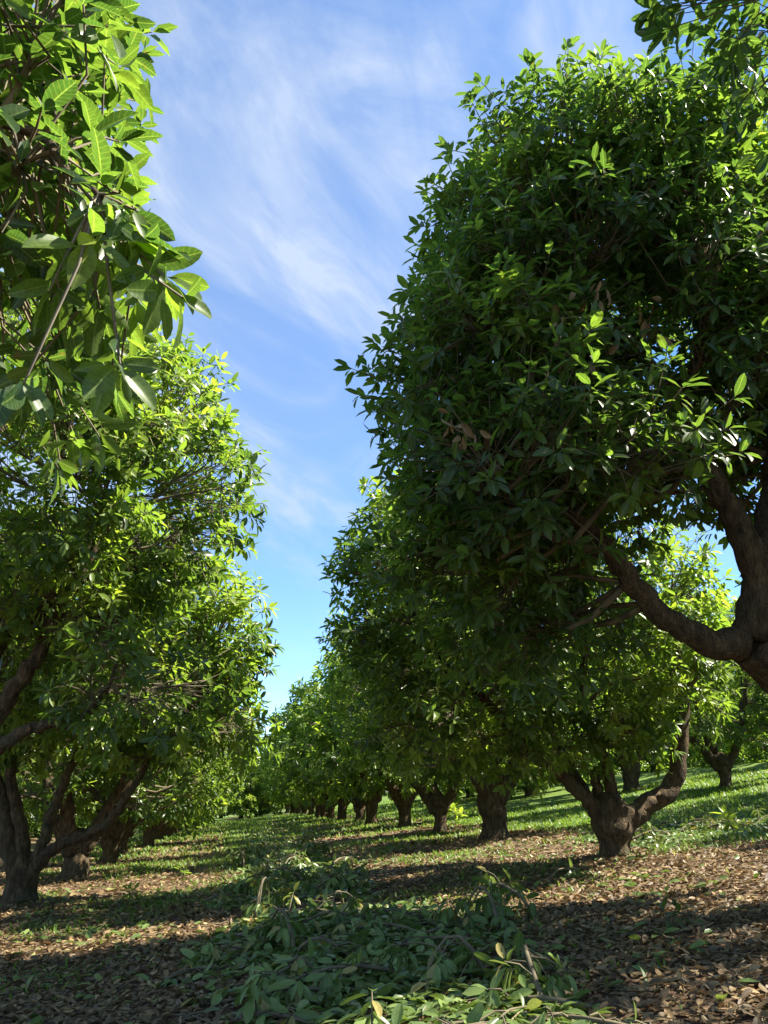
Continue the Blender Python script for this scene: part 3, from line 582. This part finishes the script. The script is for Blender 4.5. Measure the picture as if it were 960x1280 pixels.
while k < 40:
    y = sp.uniform(4.4, 11.0); x = 1.3 + sp.uniform(-1.4, 1.4) + max(0, 7 - y) * sp.uniform(-.1, .35)
    if heap_h(x, y) < .06: continue
    cut_branch(x, y, sp.uniform(0, 6.28), sp.uniform(.8, 1.5), float(heap_h(x, y)) * sp.uniform(.4, 1.0), 10, 320 + k, lab_c); k += 1
k = 0
while k < 26:
    y = 12.8 + 14 * sp.random() ** 1.3; x = 1.1 + sp.uniform(-1.25, 1.25)
    cut_branch(x, y, sp.uniform(0, 6.28), sp.uniform(.9, 1.6), sp.uniform(.15, .42), 18, 400 + k, 'leafy green cut branch in the heap farther along the aisle', False, 'cut branches in the farther heap'); k += 1
for k in range(10):
    x, y = 9.2 + sp.uniform(-1.3, 1.6), 15.5 + sp.uniform(-1.0, 1.8)
    cut_branch(x, y, sp.uniform(0, 6.28), 1.3, .15, 11, 450 + k, 'pale cut branch lying on the grass behind the burled stump', False, 'cut branches behind the burled stump')
# loose green leaves shaken off between the branches
def scatter(n, fx, fy, rng, dens):
    x = rng.uniform(*fx, n); y = rng.uniform(*fy, n); ok = rng.random(n) < dens(x, y); return x[ok], y[ok]
def lying(rng, x, y, Lr, zr, tilt):
    n = len(x); a = rng.uniform(0, 6.283, n); L = rng.uniform(*Lr, n)
    e = 0.1; nz = nrm(np.stack([-(gz(x + e, y) - gz(x - e, y)) / (2 * e), -(gz(x, y + e) - gz(x, y - e)) / (2 * e), np.ones(n)], 1))
    D = np.stack([np.cos(a), np.sin(a), rng.normal(0, tilt, n)], 1); D = nrm(D - nz * (np.sum(D * nz, 1) - rng.normal(0, tilt, n))[:, None])
    Nn = nz + rng.normal(0, tilt * 1.5, (n, 3)); P = np.stack([x, y, gz(x, y)], 1) + nz * rng.uniform(*zr, n)[:, None]
    P[:, 2] += np.maximum(0, -D[:, 2] * L) * 0.8
    return P, D, Nn, L
rng = np.random.default_rng(12)
xs, ys = [], []
for n, fx, fy in ((7000, (-.6, 3.2), (3.4, 11.6)), (7000, (-.6, 2.9), (12.3, 26)), (3500, (7.4, 11), (13.8, 17.6)), (2500, (-.4, 2.6), (26, 45))):
    x, y = scatter(n, fx, fy, rng, lambda x, y: np.where(x > 7, .8, np.clip(heap_h(x, y) * 6, 0, 1))); xs.append(x); ys.append(y)
x, y = scatter(9000, (-6, 9), (3, 20), rng, lambda x, y: .08 + .35 * (vnoise(x * .9, y * .9, 5) > .62)); xs.append(x); ys.append(y)
x = np.concatenate(xs); y = np.concatenate(ys)
P, D, Nn, L = lying(rng, x, y, (.10, .19), (.012, .05), .22); P[:, 2] += np.minimum(heap_h(x, y), .3) * rng.random(len(x)) * .5
o = obj('loose_cut_leaves', leaf_mesh('loose_cut_leaves', P, D, Nn, L, L * .21, np.clip(rng.normal(.4, .25, len(x)), 0, 1), T_MID, M_CUT, rng.uniform(.5, 1.6, len(x))), kind='stuff')
o['label'] = 'loose wilted green leaves strewn between the cut branches'; o['category'] = 'leaves'

# ------------------------------------------------------------------ dry leaf litter
def litter_d(x, y): return np.clip(1.05 - 1.1 * grass_amount(x, y) + .1, .12, 1) * np.clip(1.0 - heap_h(x, y) * 1.2, .3, 1)
xs, ys, ls = [], [], []
for n, fx, fy, s in ((24000, (-4, 6), (3.2, 8.5), 1.0), (40000, (-7, 10), (8.5, 16), 1.05), (26000, (-8, 13), (16, 28), 1.3), (9000, (-8, 14), (28, 45), 2.0)):
    x, y = scatter(n, fx, fy, rng, litter_d); xs.append(x); ys.append(y); ls.append(np.full(len(x), s))
x = np.concatenate(xs); y = np.concatenate(ys); s = np.concatenate(ls)
P, D, Nn, L = lying(rng, x, y, (.035, .115), (.006, .035), .26); L = L * s
tint = np.clip(rng.beta(1.7, 2.9, len(x)) * .95 + (rng.random(len(x)) < .03) * .5, 0, 1); curl = rng.uniform(-1.5, 2.2, len(x))
px, py, pz = proj(P); dist = np.linalg.norm(P - CAM, axis=1); vis = (pz > 0) & (px > 5) & (px < 955) & (py < 1275) & (heap_h(x, y) < .05)
app = np.where(vis, L / dist, 0); kk = np.argsort(-app)[:300]; pick = np.zeros(len(x), bool); pick[kk] = True
lit = obj('leaf_litter', leaf_mesh('leaf_litter', P[~pick], D[~pick], Nn[~pick], L[~pick], L[~pick] * .23, tint[~pick], T_FAR, M_DEAD, curl[~pick]), kind='stuff')
lit['label'] = 'dry brown fallen leaves littering the ground under the trees'; lit['category'] = 'leaf litter'
leaf_objects('fallen_leaf', lit, P[pick], D[pick], Nn[pick], L[pick], None, tint[pick], T_NEAR, 'f', M_DEAD)

# ------------------------------------------------------------------ grass
xs, ys = [], []
for n, fx, fy in ((40000, (-6, 9), (4, 26)), (60000, (7.4, 22), (10, 34)), (40000, (-7, 12), (24, 55)), (30000, (-7, 16), (50, 95))):
    x, y = scatter(n, fx, fy, rng, lambda x, y: np.clip((grass_amount(x, y) - .12) * 1.7, 0, 1)); xs.append(x); ys.append(y)
x = np.concatenate(xs); y = np.concatenate(ys); n = len(x); a = rng.uniform(0, 6.283, n)
D = nrm(np.stack([np.cos(a) * .6, np.sin(a) * .6, rng.uniform(.5, 1.3, n)], 1)); Nn = np.stack([np.cos(a), np.sin(a), np.zeros(n)], 1) * -1 + np.array((0, 0, .3))
T_GR = (np.array([(1, 0, 0), (-1, 0, 0), (-.7, .6, -.05), (.7, .6, -.05), (0, 1, -.25)], float), [(0, 3, 2, 1)], [(3, 4, 2)], np.array([1, -1, -1, 1, 0.0]))
L = rng.uniform(.06, .17, n) * (1 + np.clip((y - 20) / 25, 0, 1) * .6)
o = obj('grass', leaf_mesh('grass', np.stack([x, y, gz(x, y) - .005], 1), D, Nn, L, .006 + L * .05 * (1 + np.clip((y - 14) / 12, 0, 1.5)), np.clip(rng.normal(.5, .22, n), 0, 1), T_GR, M_GRASS), kind='stuff')
o['label'] = 'short green grass growing between the trees'; o['category'] = 'grass'

# ------------------------------------------------------------------ weeds
def weed(px, py, h, nst, label, seed, tint=.7):
    rng = np.random.default_rng(seed); p = ground_at(px, py); B = np.array(G(p[0], p[1])); root = obj('weed_plant', None, None, tuple(B)); root.empty_display_size = .1
    root['label'] = label; root['category'] = 'plant'; root['group'] = 'young plants on the orchard floor'
    for k in range(nst):
        a = rng.uniform(0, 6.28); tipp = np.array((math.cos(a) * h * .4, math.sin(a) * h * .4, h * rng.uniform(.6, 1))); tb = Tubes()
        tb.add(np.array([(0, 0, -.02), tipp * .5 + (0, 0, .08 * h), tipp]), (.007, .005, .003), 5); st = obj('stem', tb.mesh('stem', M_TWIG), root)
        P, D, Nn, L, W, t, i = shoot_leaves(rng, tipp[None], np.array([[math.cos(a) * .4, math.sin(a) * .4, 1]]), (6, 8), (.4 * h, .6 * h), .25, np.array([tint]))
        leaf_objects('leaf', root, P, D, Nn, L, W, t, T_MID, 'w', M_LEAF)
weed(922, 1050, .45, 4, 'bright green bushy weed on the grass uphill of the burled stump', 1, 1.0)
weed(165, 1130, .28, 3, 'small bright weed on the litter before the stout tan trunk', 2, .95)
weed(570, 1033, .6, 4, 'bright weed between the slim trunks and the thick black trunk', 3, 1.0)
weed(840, 1165, .22, 3, 'dark low seedling among brown litter below the burled stump', 4, .2)
weed(228, 1100, .25, 3, 'low green weed on shaded litter near the farther heap', 5, .6)

# ------------------------------------------------------------------ dry twigs in the litter
tb = Tubes(); rng = np.random.default_rng(91)
for k in range(260):
    x, y = rng.uniform(-5, 8), 3.5 + 15 * rng.random() ** 1.4; a = rng.uniform(0, 6.28); ln = rng.uniform(.15, .7); u = np.linspace(-.5, .5, 5) * ln
    bx, by = x + u * math.cos(a) + rng.normal(0, .015, 5), y + u * math.sin(a) + rng.normal(0, .015, 5)
    tb.add(np.stack([bx, by, gz(bx, by) + .03 + rng.uniform(0, .02)], 1), np.linspace(.006, .003, 5) * rng.uniform(.7, 1.5), 4)
o = obj('fallen_twigs', tb.mesh('fallen_twigs', M_TWIG), kind='stuff'); o['label'] = 'thin dry twigs scattered through the leaf litter'; o['category'] = 'twigs'
